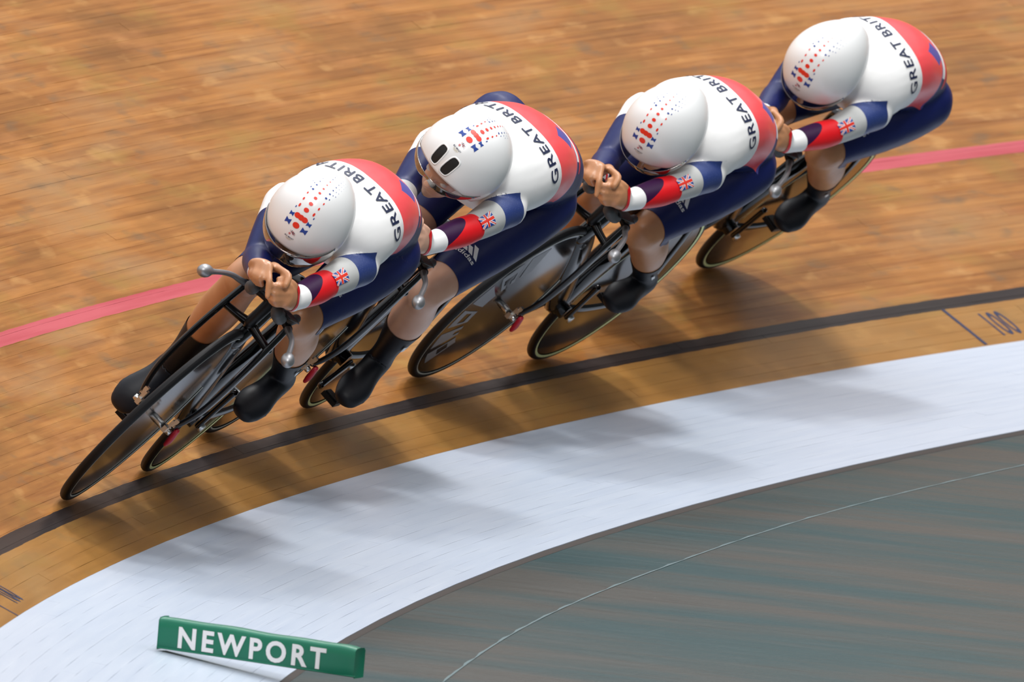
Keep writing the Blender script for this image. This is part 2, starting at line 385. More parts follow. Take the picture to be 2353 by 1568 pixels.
def wheel(name,parent,cx,rear,crank=0,letters=False):
    Rr=.336; c=(cx,0,Rr)
    w=mk(name,*revolve_y(c,[(.0,.019),(.02,.019),(.10,.0145),(.30,.0105),(.3155,.0095),(.3155,-.0095),(.30,-.0105),(.10,-.0145),(.02,-.019),(0,-.019)],96),M['disc'],parent)
    w['label']='dark glossy disc wheel'
    mk('tyre',*revolve_y(c,ringp(.3225,.0135,0,16),96),M['tyre'],w)
    for sd in (1,-1):
        lo,hi=(.3100,.3215) if rear else (.3105,.3150)
        mk('tyre_wall',*revolve_y(c,[(lo,sd*.0112),((lo+hi)/2,sd*.0128),(hi,sd*.0126)],96),M['cream'] if rear else M['thinwall'],w)
    V,F=join([revolve_y(c,[(0,.046),(.010,.046),(.012,.03),(.012,.018)],20),revolve_y(c,[(0,-.046),(.010,-.046),(.012,-.03),(.012,-.018)],20)])
    mk('hub',V,F,M['silver'],w)
    if letters:
        P=[]
        for k in range(6):
            a0=-1.15+k*.40; V=[];F=[]
            for i in range(7):
                a=a0+i*.048
                for j,r in enumerate((.175,.205,.245,.285)):
                    aa=a+.5*(r-.2); V.append((cx+r*math.cos(aa),.0136-(r-.2)*.026,Rr+r*math.sin(aa)))
            for i in range(6):
                for j in range(3):
                    if j==1 and 1<=i<=4 and k%2==0: continue
                    if j==0 and 2<=i<=3 and k%3==1: continue
                    F.append((4*i+j,4*i+4+j,4*i+5+j,4*i+1+j))
            P.append((V,F))
        o=mk('wheel_lettering',*join(P),M['greydecal'],w); o['kind']='stuff'
    return w
def bicycle(i,label,crank,letters=False):
    B=root('track_bicycle',i,label,'bicycle','black track bicycles in line')
    wheel('front_wheel',B,.97,False,letters=letters); wheel('rear_wheel',B,0,True)
    C_=M['carbon']
    fr=mk('frame',*join([
        tube([(.855,0,.745,.023,.034),(.868,0,.69,.025,.042),(.885,0,.625,.024,.040)],14),
        tube([(.875,0,.640,.023,.042),(.74,0,.545,.023,.055),(.58,0,.415,.023,.060),(.42,0,.300,.024,.050)],14,lat=(0,1,0)),
        tube([(.855,0,.715,.017,.026),(.60,0,.735,.014,.024),(.36,0,.735,.015,.026)],14),
        tube([(.40,0,.285,.026,.050),(.375,0,.42,.021,.060),(.345,0,.58,.020,.055),(.315,0,.74,.016,.034),(.30,0,.80,.014,.028)],14),
        tube([(.40,0,.285,.032,.038),(.36,0,.285,.03,.03)],14)]),C_,B)
    mk('bottom_bracket_shell',*revolve_y((.40,0,.285),[(0,.040),(.024,.040),(.024,-.040),(0,-.040)],24),C_,B)
    for sd in (1,-1):
        mk('chainstay',*tube([(.385,sd*.022,.285,.010,.016),(.28,sd*.040,.295,.009,.016),(.14,sd*.052,.315,.008,.014),(.0,sd*.057,.336,.009,.014)],10),C_,B)
        mk('seatstay',*tube([(.325,sd*.014,.755,.010,.016),(.295,sd*.060,.745,.009,.016),(.27,sd*.078,.715,.008,.016),(.15,sd*.078,.54,.007,.015),(.05,sd*.072,.40,.007,.015),(.0,sd*.058,.340,.008,.014)],10),C_,B)
        fb=mk('fork_blade',*tube([(.935,sd*.083,.772,.009,.013),(.945,sd*.087,.70,.0095,.021),(.955,sd*.091,.60,.009,.024),(.962,sd*.091,.52,.009,.024),(.968,sd*.087,.445,.009,.020),(.97,sd*.076,.390,.008,.014),(.97,sd*.064,.357,.008,.012)],12),C_,B)
        d=mk('dropout',*join([box((.97,sd*.056,.350),(.013,.005,.020)),box((.978,sd*.052,.338),(.018,.006,.009)),box((.972,sd*.062,.368),(.010,.006,.012))]),M['silver'],fb,smooth=False)
        mk('axle_bolt',*revolve_y((.97,sd*.055,.336),[(0,sd*.016),(.008,sd*.016),(.0095,sd*.010),(.0095,0)],14),M['silver'],fb)
        mk('rear_axle_nut',*revolve_y((0,sd*.057,.336),[(0,sd*.018),(.009,sd*.018),(.0105,sd*.010),(.0105,0)],14),M['silver'],B)
    t=mk('transponder',*tube([(.962,.078,.352,.008,.010),(.945,.080,.318,.009,.012),(.94,.080,.300,.006,.008)],12),M['redpl'],B); t['label']='small red plastic transponder on the left fork end'
    mk('fork_crown',*join([tube([(.935,-.089,.686,.011,.014),(.925,-.04,.690,.012,.015),(.915,0,.695,.014,.018),(.925,.04,.690,.012,.015),(.935,.089,.686,.011,.014)],12,lat=(0,0,1)),
        tube([(.915,0,.695,.018,.02),(.885,0,.69,.022,.028)],12)]),C_,B)
    mk('stem',*join([tube([(.86,0,.755,.020,.026),(.885,0,.79,.019,.022),(.925,0,.785,.018,.018)],12),tube([(.93,.0,.70,.016,.02),(.93,.0,.775,.018,.016)],12)]),M['matblack'],B)
    mk('base_bar',*tube([(.935,-.085,.768,.013,.012),(.93,-.04,.778,.013,.011),(.93,0,.782,.014,.012),(.93,.04,.778,.013,.011),(.935,.085,.768,.013,.012)],12,lat=(1,0,0)),M['matblack'],B)
    for sd in (1,-1):
        h=mk('bar_horn',*tube([(.938,sd*.084,.768,.0105),(.975,sd*.100,.770,.009),(1.01,sd*.118,.772,.0078),(1.05,sd*.134,.769,.0075),(1.10,sd*.150,.761,.0078),(1.125,sd*.158,.757,.010)],12),M['greymetal'],B)
        h['label']='bead blasted grey bar horn'
        mk('end_knob',*join([ell((1.140,sd*.166,.752),(.027,.0195,.0195),((.93,sd*.3,-.2),(-sd*.3,.95,0),(.2,0,.97))),ell((1.128,sd*.160,.757),(.015,.013,.013))]),M['greymetal'],h)
        e=mk('aero_extension',*tube([(.93,sd*.058,.79,.012),(1.00,sd*.050,.805,.011),(1.08,sd*.034,.825,.012),(1.125,sd*.026,.848,.013),(1.135,sd*.024,.862,.012)],12),M['matblack'],B)
        mk('grip',*tube([(1.02,sd*.056,.790,.020),(1.06,sd*.053,.800,.0205),(1.095,sd*.046,.812,.018)],12),M['rubber'],e)
        a=mk('arm_rest',*tube([(.955,sd*.074,.803,.026,.005),(1.00,sd*.066,.810,.029,.005),(1.055,sd*.056,.815,.026,.005)],16,lat=(0,1,0)),M['matblack'],B)
        mk('clamp',*tube([(.93,sd*.070,.778,.013),(.93,sd*.080,.802,.013)],12),M['rubber'],a)
    # saddle
    mk('seat_post',*tube([(.305,0,.78,.011,.022),(.285,0,.86,.010,.020),(.275,0,.875,.010,.018)],12),C_,B)
    mk('saddle',*tube([(.14,0,0.883,.060,.014),(.19,0,0.890,.060,.016),(.26,0,0.886,.038,.015),(.34,0,0.883,.020,.013),(.395,0,0.878,.016,.010)],18),M['matblack'],B)
    # drivetrain: crank angle measured from straight up towards the front, for the left crank
    ca=crank; out=[]
    for sd,a in ((1,ca),(-1,ca+PI)):
        dx,dz=math.sin(a),math.cos(a); px,pz=.40+.168*dx,.285+.168*dz
        k=mk('crank_arm',*tube([(.40,sd*.052,.285,.009,.017),(.40+.08*dx,sd*.058,.285+.08*dz,.008,.014),(px,sd*.064,pz,.009,.013)],12),C_,B)
        mk('crank_bolt',*revolve_y((.40,sd*.060,.285),[(0,sd*.008),(.012,sd*.008),(.014,0)],16),M['silver'],k)
        p=mk('pedal',*join([box((px+.005,sd*.112,pz),(.032,.026,.007)),box((px+.005,sd*.112,pz+.006),(.022,.022,.005))]),M['matblack'],B,smooth=False)
        mk('pedal_axle',*tube([(px,sd*.066,pz,.007),(px,sd*.092,pz,.006)],10),M['silver'],p)
        out.append((px,pz))
    T=[]
    nt_=44; cv=[]
    prof=[]
    V=[];F=[]
    for k in range(nt_*2):
        th=PI*k/nt_; r=.106 if k%2==0 else .100
        for y in (-.0445,-.0485): V.append((.40+r*math.cos(th),y,.285+r*math.sin(th)))
    n2_=nt_*2
    for k in range(n2_): 
        k2=(k+1)%n2_; F.append((2*k,2*k2,2*k2+1,2*k+1))
    F.append(tuple(2*k for k in range(n2_))); F.append(tuple(2*k+1 for k in range(n2_))[::-1])
    ch=mk('chainring',V,F,C_,B,smooth=False)
    pts=[]
    for k in range(25): th=PI/2-.12+PI*k/24*-1+0; pts.append((.40+.106*math.cos(th),.285+.106*math.sin(th)))
    for k in range(13): th=-PI/2-PI*k/12; pts.append((0+.030*math.cos(th),.336+.030*math.sin(th)))
    V=[];F=[];N=len(pts)
    for (x,z) in pts:
        for y,dr in ((-.043,-.004),(-.050,-.004),(-.050,.004),(-.043,.004)):
            V.append((x,y,z+dr))
    for k in range(N):
        k2=(k+1)%N
        for j in range(4): F.append((4*k+j,4*k2+j,4*k2+(j+1)%4,4*k+(j+1)%4))
    mk('chain',V,F,M['chain'],B)
    # small outlined square sticker on the down tube
    V=[];F=[];h=.010;t=.0014
    cx,cz=.845,.60
    def q(a,b): return (cx+a*.75-b*.05+.030,-.0+.0,cz+b)
    P=[]
    for (a0,a1,b0,b1) in ((-h,h,h-t,h),(-h,h,-h,-h+t),(-h,-h+t,-h,h),(h-t,h,-h,h)):
        P.append(([(cx+a,.0225,cz+b) for a,b in ((a0,b0),(a1,b0),(a1,b1),(a0,b1))],[(0,1,2,3)]))
    s_=mk('sticker_outline',*join(P),M['whiteink'],B,smooth=False)
    return out
CR=[.45,1.95,.45,.45]
LAB=['black track bicycle ridden by the leading rider, nearest the camera','black track bicycle of the second rider, mostly hidden by the leader','black track bicycle of the third rider, full front disc wheel with grey lettering','black track bicycle of the last rider at the rear of the line']
PED=[bicycle(i,LAB[i],CR[i],letters=(i==2)) for i in range(4)]
# ---------------------------------------------------------------- riders
def remesh(parts,voxel):
    V,F=join(parts); me=bpy.data.meshes.new('b'); me.from_pydata([tuple(map(float,v)) for v in V],[],[tuple(map(int,f)) for f in F])
    bm=bmesh.new(); bm.from_mesh(me); bmesh.ops.recalc_face_normals(bm,faces=bm.faces); bm.to_mesh(me); bm.free()
    o=bpy.data.objects.new('b',me); col.objects.link(o)
    r=o.modifiers.new('r','REMESH'); r.mode='VOXEL'; r.voxel_size=voxel; r.adaptivity=0
    dg=bpy.context.evaluated_depsgraph_get(); dg.update(); m2=bpy.data.meshes.new_from_object(o.evaluated_get(dg))
    bpy.data.objects.remove(o); bpy.data.meshes.remove(me)
    n=len(m2.vertices); P=np.empty(n*3,dtype=np.float32); m2.vertices.foreach_get('co',P); P=P.reshape(-1,3).astype(float)
    m2.calc_loop_triangles(); T=np.empty(len(m2.loop_triangles)*3,dtype=np.int32); m2.loop_triangles.foreach_get('vertices',T); T=T.reshape(-1,3)
    E=np.empty(len(m2.edges)*2,dtype=np.int32); m2.edges.foreach_get('vertices',E); E=E.reshape(-1,2)
    bpy.data.meshes.remove(m2); return P,T,E
def relax(P,E,w,it):
    n=len(P); deg=np.bincount(E.ravel(),minlength=n).astype(float)[:,None]; deg[deg==0]=1
    for k in range(it):
        for sgn in (.55,-.30):
            A=np.zeros_like(P)
            for c in range(3):
                A[:,c]=np.bincount(E[:,0],weights=P[E[:,1],c],minlength=n)+np.bincount(E[:,1],weights=P[E[:,0],c],minlength=n)
            P=P+(A/deg-P)*sgn*w[:,None]
    return P
def seg_t(P,A,B):
    A=np.array(A,float);B=np.array(B,float);d=B-A;L=d@d
    t=((P-A)@d)/L; tc=np.clip(t,0,1); D=np.linalg.norm(P-(A+tc[:,None]*d),axis=1); return t,D
def cut(P,T,fn):
    """split triangles along fn(P)=0 so that colour borders are clean edges"""
    f=fn(P); f=np.where(np.abs(f)<1e-5,1e-5,f); sg=f>0; tt=sg[T]; s=tt.sum(1); cr=(s==1)|(s==2)
    if not cr.any(): return P,T
    keep=T[~cr]; newV=[];new=[];cache={};n=len(P)
    def mid(a,b):
        k=(a,b) if a<b else (b,a)
        if k not in cache:
            u=f[a]/(f[a]-f[b]); cache[k]=n+len(newV); newV.append(P[a]+(P[b]-P[a])*u)
        return cache[k]
    for (a,b,c),(sa,sb,sc2) in zip(T[cr].tolist(),tt[cr].tolist()):
        if sa==sb: a,b,c=c,a,b
        elif sa==sc2: a,b,c=b,c,a
        ab=mid(a,b);ac=mid(a,c); new+=[(a,ab,ac),(ab,b,c),(ab,c,ac)]
    return np.vstack([P,np.array(newV)]),np.vstack([keep,np.array(new)])
def normals(P,T):
    N=np.cross(P[T[:,1]]-P[T[:,0]],P[T[:,2]]-P[T[:,0]]); V=np.zeros_like(P)
    for k in range(3):
        for c in range(3): V[:,c]+=np.bincount(T[:,k],weights=N[:,c],minlength=len(P))
    return V/(np.linalg.norm(V,axis=1)[:,None]+1e-12)
def unit(v): v=np.array(v,float); return v/np.linalg.norm(v)
# hands in the bicycle's frame: right fist above, left fist below, resting on the extensions
HANDR=dict(wr=(1.035,-.075,.838),mcp=[(1.128,-.091,.860),(1.138,-.081,.874),(1.142,-.069,.886),(1.138,-.056,.893)],
           pip=[(1.160,-.070,.842),(1.172,-.060,.850),(1.178,-.044,.858),(1.182,-.020,.872)],tip=[(1.140,-.047,.832),(1.150,-.040,.836),(1.150,-.030,.842),(1.188,.008,.840)],
           th=[(1.075,-.050,.884),(1.115,-.030,.900),(1.142,.003,.912),(1.165,.018,.893)])
HANDL=dict(wr=(1.045,.056,.853),mcp=[(1.118,.053,.848),(1.128,.046,.864),(1.132,.037,.879),(1.130,.024,.892)],
           pip=[(1.152,.036,.834),(1.164,.024,.842),(1.168,.012,.856),(1.168,.0,.873)],tip=[(1.142,.018,.828),(1.148,.004,.832),(1.150,-.004,.846),(1.150,-.014,.860)],
           th=[(1.080,.040,.882),(1.105,.022,.897),(1.130,.004,.895),(1.148,-.008,.888)])
def hand(h,off=(0,0,0)):
    o=np.array(off); P=[]
    g=lambda p:np.array(p)+o
    wr=g(h['wr']); m=[g(x) for x in h['mcp']]; c=(m[0]+m[1]+m[2]+m[3])/4; ac=unit(m[3]-m[0])
    P.append(loft([(wr,.026,.020),(wr+(c-wr)*.35,.031,.020),(wr+(c-wr)*.75,.036,.019),(c,.034,.0155)],ac,16))
    for k in range(4):
        r=(.0083,.0090,.0094,.0092)[k]; a=wr+(m[k]-wr)*.55; p=g(h['pip'][k]); t=g(h['tip'][k])
        P.append(tube([(*a,r*.8),(*m[k],r*1.14),(*((m[k]+p)/2),r*.98),(*p,r*1.05),(*((p+t)/2),r*.95),(*t,r*.86)],10,3))
    th=[g(x) for x in h['th']]
    P.append(tube([(*(wr*.6+th[0]*.4),.013),(*th[0],.015),(*th[1],.0118),(*th[2],.0112),(*th[3],.0092)],10,3))
    return P
def rider(i,J,label,skinm,hat='dots'):
    Rt=root('person',i,label,'person','team pursuit riders in line')
    g=lambda k:np.array(J[k],float)
    H=g('head'); ph,yw,rl=J['hd']
    F_=np.array([math.cos(ph)*math.cos(yw),math.cos(ph)*math.sin(yw),-math.sin(ph)]); Lh=unit(np.cross([0,0,1],F_)); Lh=unit(Lh+np.cross(F_,Lh)*math.tan(rl)); U_=np.cross(F_,Lh)
    rx=J.get('rx',0.); RX=np.array([[1,0,0],[0,math.cos(rx),-math.sin(rx)],[0,math.sin(rx),math.cos(rx)]]); F_=RX@F_; Lh=RX@Lh; U_=RX@U_
    HP=lambda f,l,u:H+F_*f+Lh*l+U_*u
    parts=[]
    T=J['torso']; lt=J.get('tlat',(0,1,.12))
    parts.append(tube(T,28,5,lat=lt,cap=4,sq=2.25))
    # neck
    nb=np.array(T[-1][:3]); parts.append(tube([(*nb,.062,.058),(*((nb+HP(-.05,0,-.05))/2),.055),(*HP(-.04,0,-.03),.055)],16,4))
    # skull, jaw, nose
    ax=(F_,Lh,U_)
    parts+= [ell(H,(.094,.072,.088),ax),ell(HP(.042,0,-.062),(.050,.050,.055),ax),ell(HP(.060,0,-.105),(.022,.024,.020),ax),
             ell(HP(.080,0,-.012),(.020,.050,.016),ax),ell(HP(.074,0,-.079),(.018,.026,.010),ax)]
    parts.append(loft([(HP(.092,0,-.015),.007,.008),(HP(.104,0,-.038),.010,.010),(HP(.110,0,-.050),.014,.009)],Lh,12))
    for sd in (1,-1):
        parts.append(ell(HP(-.008,sd*.073,-.03),(.014,.008,.026),ax,12,8))
        s='L' if sd>0 else 'R'
        sh,el_,wr=g(s+'sh'),g(s+'el'),g(s+'wr'); up=unit(el_-sh); fa=unit(wr-el_)
        # shoulder cap, upper arm, elbow, forearm
        inn=np.array(J['neck'])*.45+sh*.55
        parts.append(tube([(*inn,(.068 if sd>0 else .080),.066),(*sh,.053,.053),(*(sh+(el_-sh)*.28),.051),(*(sh+(el_-sh)*.62),.047),(*(el_-(el_-sh)*.04),.040)],18,4))
        parts.append(tube([(*el_,.040),(*(el_+(wr-el_)*.25),.042),(*(el_+(wr-el_)*.55),.037),(*(el_+(wr-el_)*.85),.031),(*wr,.029)],18,4))
        hp,kn,an,toe=g(s+'hip'),g(s+'kn'),g(s+'an'),g(s+'toe')
        d=kn-hp; sh_=an-kn
        fwd=unit(unit(toe-an)*.6+unit(d)*.4)
        back=unit(np.cross(unit(sh_),[0,1,0])); 
        if back@unit(d)>0: back=-back
        parts.append(tube([(*(hp-d*.08),.090,.092),(*(hp+d*.15),.092,.094),(*(hp+d*.45),.083,.086),(*(hp+d*.75),.066,.069),(*kn,.055,.056)],22,4))
        parts.append(ell(kn-back*.014+np.array([0,0,.004]),(.046,.050,.052)))
        parts.append(tube([(*kn,.056,.056),(*(kn+sh_*.16+back*.010),.055,.056),(*(kn+sh_*.38+back*.018),.060,.060),(*(kn+sh_*.60+back*.012),.049,.050),(*(kn+sh_*.82),.034,.035),(*an,.035,.038)],20,4))
        fd=unit(toe-an); hl=an-fd*.045-np.array([0,0,.028])
        dn=unit(np.cross(fd,[0,1,0])); dn=dn if dn[2]<0 else -dn
        parts.append(tube([(*(an-fd*.050+dn*.030),.030,.032),(*(an+fd*.01+dn*.022),.034,.044),(*(an+(toe-an)*.42+dn*.014),.038,.036),(*(an+(toe-an)*.80+dn*.006),.048,.030),(*(an+(toe-an)*1.0+dn*.008),.044,.026),(*(an+(toe-an)*1.12+dn*.012),.036,.021)],20,4,lat=(0,1,0)))
        parts.append(tube([(*an,.037,.040),(*(an+fd*.03+dn*.015),.036,.040)],16))
    parts+=J.get('extra',[])
    ho=J.get('hoff',(0,0,0))
    parts+=hand(HANDR,ho)+hand(HANDL,ho)
    P,Tr,E=remesh(parts,.0050)
    hc=(np.array(HANDR['mcp'][3])+np.array(HANDL['mcp'][3]))/2+np.array(ho); dh=np.linalg.norm(P-hc,axis=1)
    w=np.clip((dh-.075)/.05,.10,1.0); dn_=np.linalg.norm(P-HP(.10,0,-.06),axis=1); w=np.minimum(w,np.clip((dn_-.03)/.05,.25,1))
    P=relax(P,E,w,26)
    # ---- body regions
    K=J; arms={s:(g(s+'sh'),g(s+'el'),g(s+'wr')) for s in 'LR'}; legs={s:(g(s+'hip'),g(s+'kn'),g(s+'an'),g(s+'toe')) for s in 'LR'}
    tp=np.array([t[:3] for t in smooth_path([t for t in T],4)]); tr=np.array([(t[3]+t[4])/2 for t in smooth_path([t for t in T],4)])
    def dist_t(P):
        D=np.full(len(P),9.)
        for k in range(len(tp)-1):
            _,d=seg_t(P,tp[k],tp[k+1]); D=np.minimum(D,d-tr[k])
        return D
    def label(P):
        D=[dist_t(P)]
        for s in 'LR':
            a=arms[s]; D.append(seg_t(P,a[0],a[1])[1]-.052); D.append(seg_t(P,a[1],a[2])[1]-.038)
        for s in 'LR':
            l=legs[s]; D.append(seg_t(P,l[0]+(l[1]-l[0])*.18,l[1])[1]-.080+.025*np.clip(seg_t(P,l[0],l[1])[0],0,1)); D.append(seg_t(P,l[1],l[2])[1]-.05); D.append(seg_t(P,l[2],l[3])[1]-.042)
        D.append(np.linalg.norm((P-H),axis=1)-.118)
        D.append(np.minimum(dh_(P)-.034,9))
        return np.argmin(np.array(D),0)
    def dh_(P): return np.linalg.norm(P-hc,axis=1)
    # labels: 0 torso 1 Lup 2 Lfore 3 Rup 4 Rfore 5 Lthigh 6 Lshin 7 Lfoot 8 Rthigh 9 Rshin 10 Rfoot 11 head 12 hands
    def armt(P,s):  # running coordinate 0..1 upper, 1..2 forearm
        a=arms[s]; t1,_=seg_t(P,a[0],a[1]); t2,_=seg_t(P,a[1],a[2]); bis=unit(unit(a[1]-a[0])+unit(a[2]-a[1])); side=(P-a[1])@bis
        L1=np.linalg.norm(a[1]-a[0]);L2=np.linalg.norm(a[2]-a[1])
        return np.where(side<0,1+side/L1*1.0,1+side/L2*1.0)
    def legt(P,s):
        l=legs[s]; return seg_t(P,l[0],l[1])[0], seg_t(P,l[1],l[2])[0]
    ty=np.array(T)[:,1]; tx=np.array(T)[:,0]; tz=np.array(T)[:,2]
    def tc_(P):
        cy=np.interp(P[:,0],tx,ty); cz=np.interp(P[:,0],tx,tz)-.02; return np.arctan2(P[:,1]-cy,P[:,2]-cz)   # angle from the spine ridge, + left
    DX=J.get('dx',0.)
    def fw(P): return P[:,0]-(.405+DX)-.040*np.cos(tc_(P)*1.15)      # white / coral border
    def fr(P): return P[:,0]-(.270+DX)+.030*np.cos(tc_(P)*1.3)
    def fs1(P): return P[:,0]-(.262+DX)+.030*np.cos(tc_(P)*1.3)
    def fs2(P): return P[:,0]-(.200+DX)-.035*(tc_(P)-.1)**2
    def fs3(P): return P[:,0]-(.165+DX)-.07*(tc_(P)-.1)**2
    def flank(P): return 1.62-np.abs(tc_(P)+.02)
    def dia(P): return .20-np.abs((P[:,0]-(.285+DX))*3.2)-np.abs(tc_(P)-.28)*.75
    lb=lambda P,ids:np.isin(label(P),ids)
    def only(P,f,ids,els=-1.): return np.where(lb(P,ids),f,els)
    fields=[]
    for s,(a,b,c,d,e) in (('L',(1,2,5,6,7)),('R',(3,4,8,9,10))):
        for t in ((.06,.50,.98,1.72,2.08) if s=='L' else (.42,1.06,1.82,1.90,1.98,2.06)):
            fields.append(lambda P,s=s,a=a,b=b,t=t:only(P,armt(P,s)-t,(a,b)))
        fields.append(lambda P,s=s,c=c,d=d:only(P,legt(P,s)[0]-J.get('hem',.80),(c,d)))
        fields.append(lambda P,s=s,c=c,d=d,e=e:only(P,legt(P,s)[1]-J.get('sock'+s,.46),(d,e)))
    a_=arms['L']; ax1=unit(a_[2]-a_[0]); inn_=np.cross(ax1,[0,0,1]); inn_=unit(inn_)   # inward/outward around the left arm
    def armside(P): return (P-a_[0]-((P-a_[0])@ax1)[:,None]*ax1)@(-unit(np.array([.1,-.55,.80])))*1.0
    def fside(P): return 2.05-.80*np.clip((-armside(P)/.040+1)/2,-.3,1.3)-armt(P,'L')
    fields.append(lambda P:only(P,fside(P),(1,2)))
    for f in (fw,fr,fs1,fs2,fs3,flank): fields.append(lambda P,f=f:only(P,f(P),(0,)))
    fields.append(lambda P:only(P,dia(P),(0,)))
    def notch(P):  # white shoulder yoke boundary on the left
        return (P[:,0]-(.60+DX))*.9+(g('Lsh')[2]-.012-P[:,2])
    fields.append(lambda P:only(P,armt(P,'L')-.60,(0,)) if 0 else np.ones(len(P)))
    for f in fields: P,Tr=cut(P,Tr,f)
    N=normals(P,Tr)
    body=mk('body',P,Tr,skinm,Rt)
    # ---- clothing as shells over the body
    Cn=P[Tr].mean(1); lc=label(Cn); m=np.full(len(Tr),-1)
    names=['white','navy','bluefab','red','plum','lilac','lgrey','coral','overshoe','black']
    ix={n:k for k,n in enumerate(names)}
    w_=fw(Cn)>0; r_=fr(Cn)>0; s1=fs1(Cn)>0; s2=fs2(Cn)>0; s3=fs3(Cn)>0; fk=flank(Cn)>0
    tor=lc==0
    m[tor]=ix['navy']
    m[tor&w_]=ix['white']; m[tor&~w_&r_&fk]=ix['coral']; m[tor&~w_&r_&fk&(dia(Cn)>0)]=ix['lilac']
    m[tor&~r_&s1&fk]=ix['lilac']
    m[tor&~r_&~s1&s2&fk&(tc_(Cn)<.75)]=ix['white']; m[tor&~r_&~s2&s3&fk&(tc_(Cn)<.95)]=ix['red']
    hd=lc==11
    neckz=((Cn-H)@unit(nb-H))
    m[hd&(neckz>.085)]=ix['white']
    for s,(a,b) in (('L',(1,2)),('R',(3,4))):
        at=armt(Cn,s); q=np.isin(lc,(a,b))
        if s=='L':
            m[q]=ix['white']; m[q&(at>.06)]=ix['bluefab']; m[q&(at>.50)]=ix['lgrey']; k=q&(at>.98)
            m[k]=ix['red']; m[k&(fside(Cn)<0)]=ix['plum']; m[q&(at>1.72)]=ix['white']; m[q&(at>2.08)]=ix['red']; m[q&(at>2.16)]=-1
        else:
            m[q]=ix['white']; m[q&(at>.42)]=ix['navy']; m[q&(at>1.06)]=ix[J.get('rfore','navy')]; m[q&(at>1.82)]=ix['white']; m[q&(at>1.90)]=ix['red']; m[q&(at>1.98)]=ix['white']; m[q&(at>2.06)]=-1
    for s,(c,d,e) in (('L',(5,6,7)),('R',(8,9,10))):
        t1,t2=legt(Cn,s); q=np.isin(lc,(c,d)); m[q&(t1<J.get('hem',.80))&(lc!=d)]=ix['navy']; m[np.isin(lc,(d,))&(t1<J.get('hem',.80))&(t2<.0)]=ix['navy']
        sk=J.get('sock'+s,.46); m[(np.isin(lc,(d,))&(t2>sk))|(lc==e)]=ix['overshoe']
    m[lc==12]=-1
    def shell(name,sel,off,mats,mi):
        tt=Tr[sel]; u,inv=np.unique(tt,return_inverse=True); inv=inv.reshape(-1,3)
        return mk(name,P[u]+N[u]*off,inv,mats,Rt,mi=mi)
    cl=(m>=0)&(m!=ix['overshoe'])
    suit=shell('skinsuit',cl,.0016,[M[n] for n in names],m[cl])
    for s,(d,e) in (('L',(6,7)),('R',(9,10))):
        q=(m==ix['overshoe'])&np.isin(lc,(d,e)); shell('overshoe',q,.0028,M['overshoe'],np.zeros(q.sum()))
    bv=BVHTree.FromPolygons([tuple(p) for p in P+N*.0016],[tuple(map(int,t)) for t in Tr])
    def hit(o,d,mx=2.):
        r=bv.ray_cast(Vector(o),Vector(d).normalized(),mx)
        return r
    # ---- arched words across the back
    V,F=text_mesh('GREAT BRITAIN',.062,.010,.012,spacing=1.08)
    X0=.472+DX+J.get('tX',0.); W=[];ok=[]
    for x,y,_ in V:
        a=-x*J.get('tx',5.7)+J.get('ta',-.27); X=X0+y*.95+.040*math.cos(a)-.02
        cy=np.interp(X,tx,ty); cz=np.interp(X,tx,tz)-.02; dr=Vector((0,math.sin(a),math.cos(a)))
        r=hit(Vector((X,cy,cz))+dr*.5,-dr)
        W.append(tuple(r[0]+r[1]*.0022) if r[0] is not None else (X,cy,cz))
    mk('back_lettering',W,F,M['ink'],suit)['kind']='stuff'
    # ---- decals placed around a limb
    def limb_decal(name,A,B,t0,ang,up,polys,scale,mats,parent,off=.0022):
        """polys: list of (V2,F,matindex); first axis runs along the limb, second around it"""
        A=np.array(A);B=np.array(B);d=unit(B-A);n0=unit(np.array(up)-d*(np.array(up)@d));n1=np.cross(d,n0);base=A+(B-A)*t0
        Vv=[];Ff=[];mi=[]
        for (V2,F2,mk_) in polys:
            k=len(Vv)
            for x,y in V2:
                th=ang+y*scale/.05; dr=n0*math.cos(th)+n1*math.sin(th); o=base+d*x*scale
                r=hit(o+dr*.12,-dr,.12)
                p_=r[0]+r[1]*(off+.0003*mk_) if r[0] is not None else Vector(o+dr*.05)
                Vv.append(tuple(p_))
            Ff+=[tuple(i_+k for i_ in f) for f in F2]; mi+=[mk_]*len(F2)
        return mk(name,Vv,Ff,mats,parent,mi=mi,smooth=False)
    # union flag on the left sleeve, as a fine grid of coloured cells
    n_x,n_y=44,28; V2=[(x/n_x*1.6-.8,y/n_y-.5) for y in range(n_y+1) for x in range(n_x+1)]
    P3=[[],[],[]]
    for y in range(n_y):
        for x in range(n_x):
            u=(x+.5)/n_x*1.6-.8; v=(y+.5)/n_y-.5; c=2
            dd=min(abs(u*.5-v*.8),abs(u*.5+v*.8))/math.hypot(.5,.8)
            if dd<.10: c=1
            if dd<.038: c=0
            if abs(u)<.16 or abs(v)<.16: c=1
            if abs(u)<.10 or abs(v)<.10: c=0
            P3[c].append((y*(n_x+1)+x,y*(n_x+1)+x+1,(y+1)*(n_x+1)+x+1,(y+1)*(n_x+1)+x))
    fa,fb=arms['L'][0],arms['L'][1]
    fl_=limb_decal('union_flag_patch',fa,fb,J.get('ft',.90),J.get('fa',.9),J.get('fup',(.35,.9,.25)),[(V2,P3[2],0)],.044,[M['blueink'],M['whiteink'],M['redink']],suit)
    for c,f_ in ((1,P3[1]),(0,P3[0])):
        pass
    me=fl_.data; allf=P3[2]+P3[1]+P3[0]
    Vc=[v.co[:] for v in me.vertices]; bpy.data.objects.remove(fl_)
    mk('union_flag_patch',Vc,allf,[M['blueink'],M['whiteink'],M['redink']],suit,mi=[0]*len(P3[2])+[1]*len(P3[1])+[2]*len(P3[0]),smooth=False)
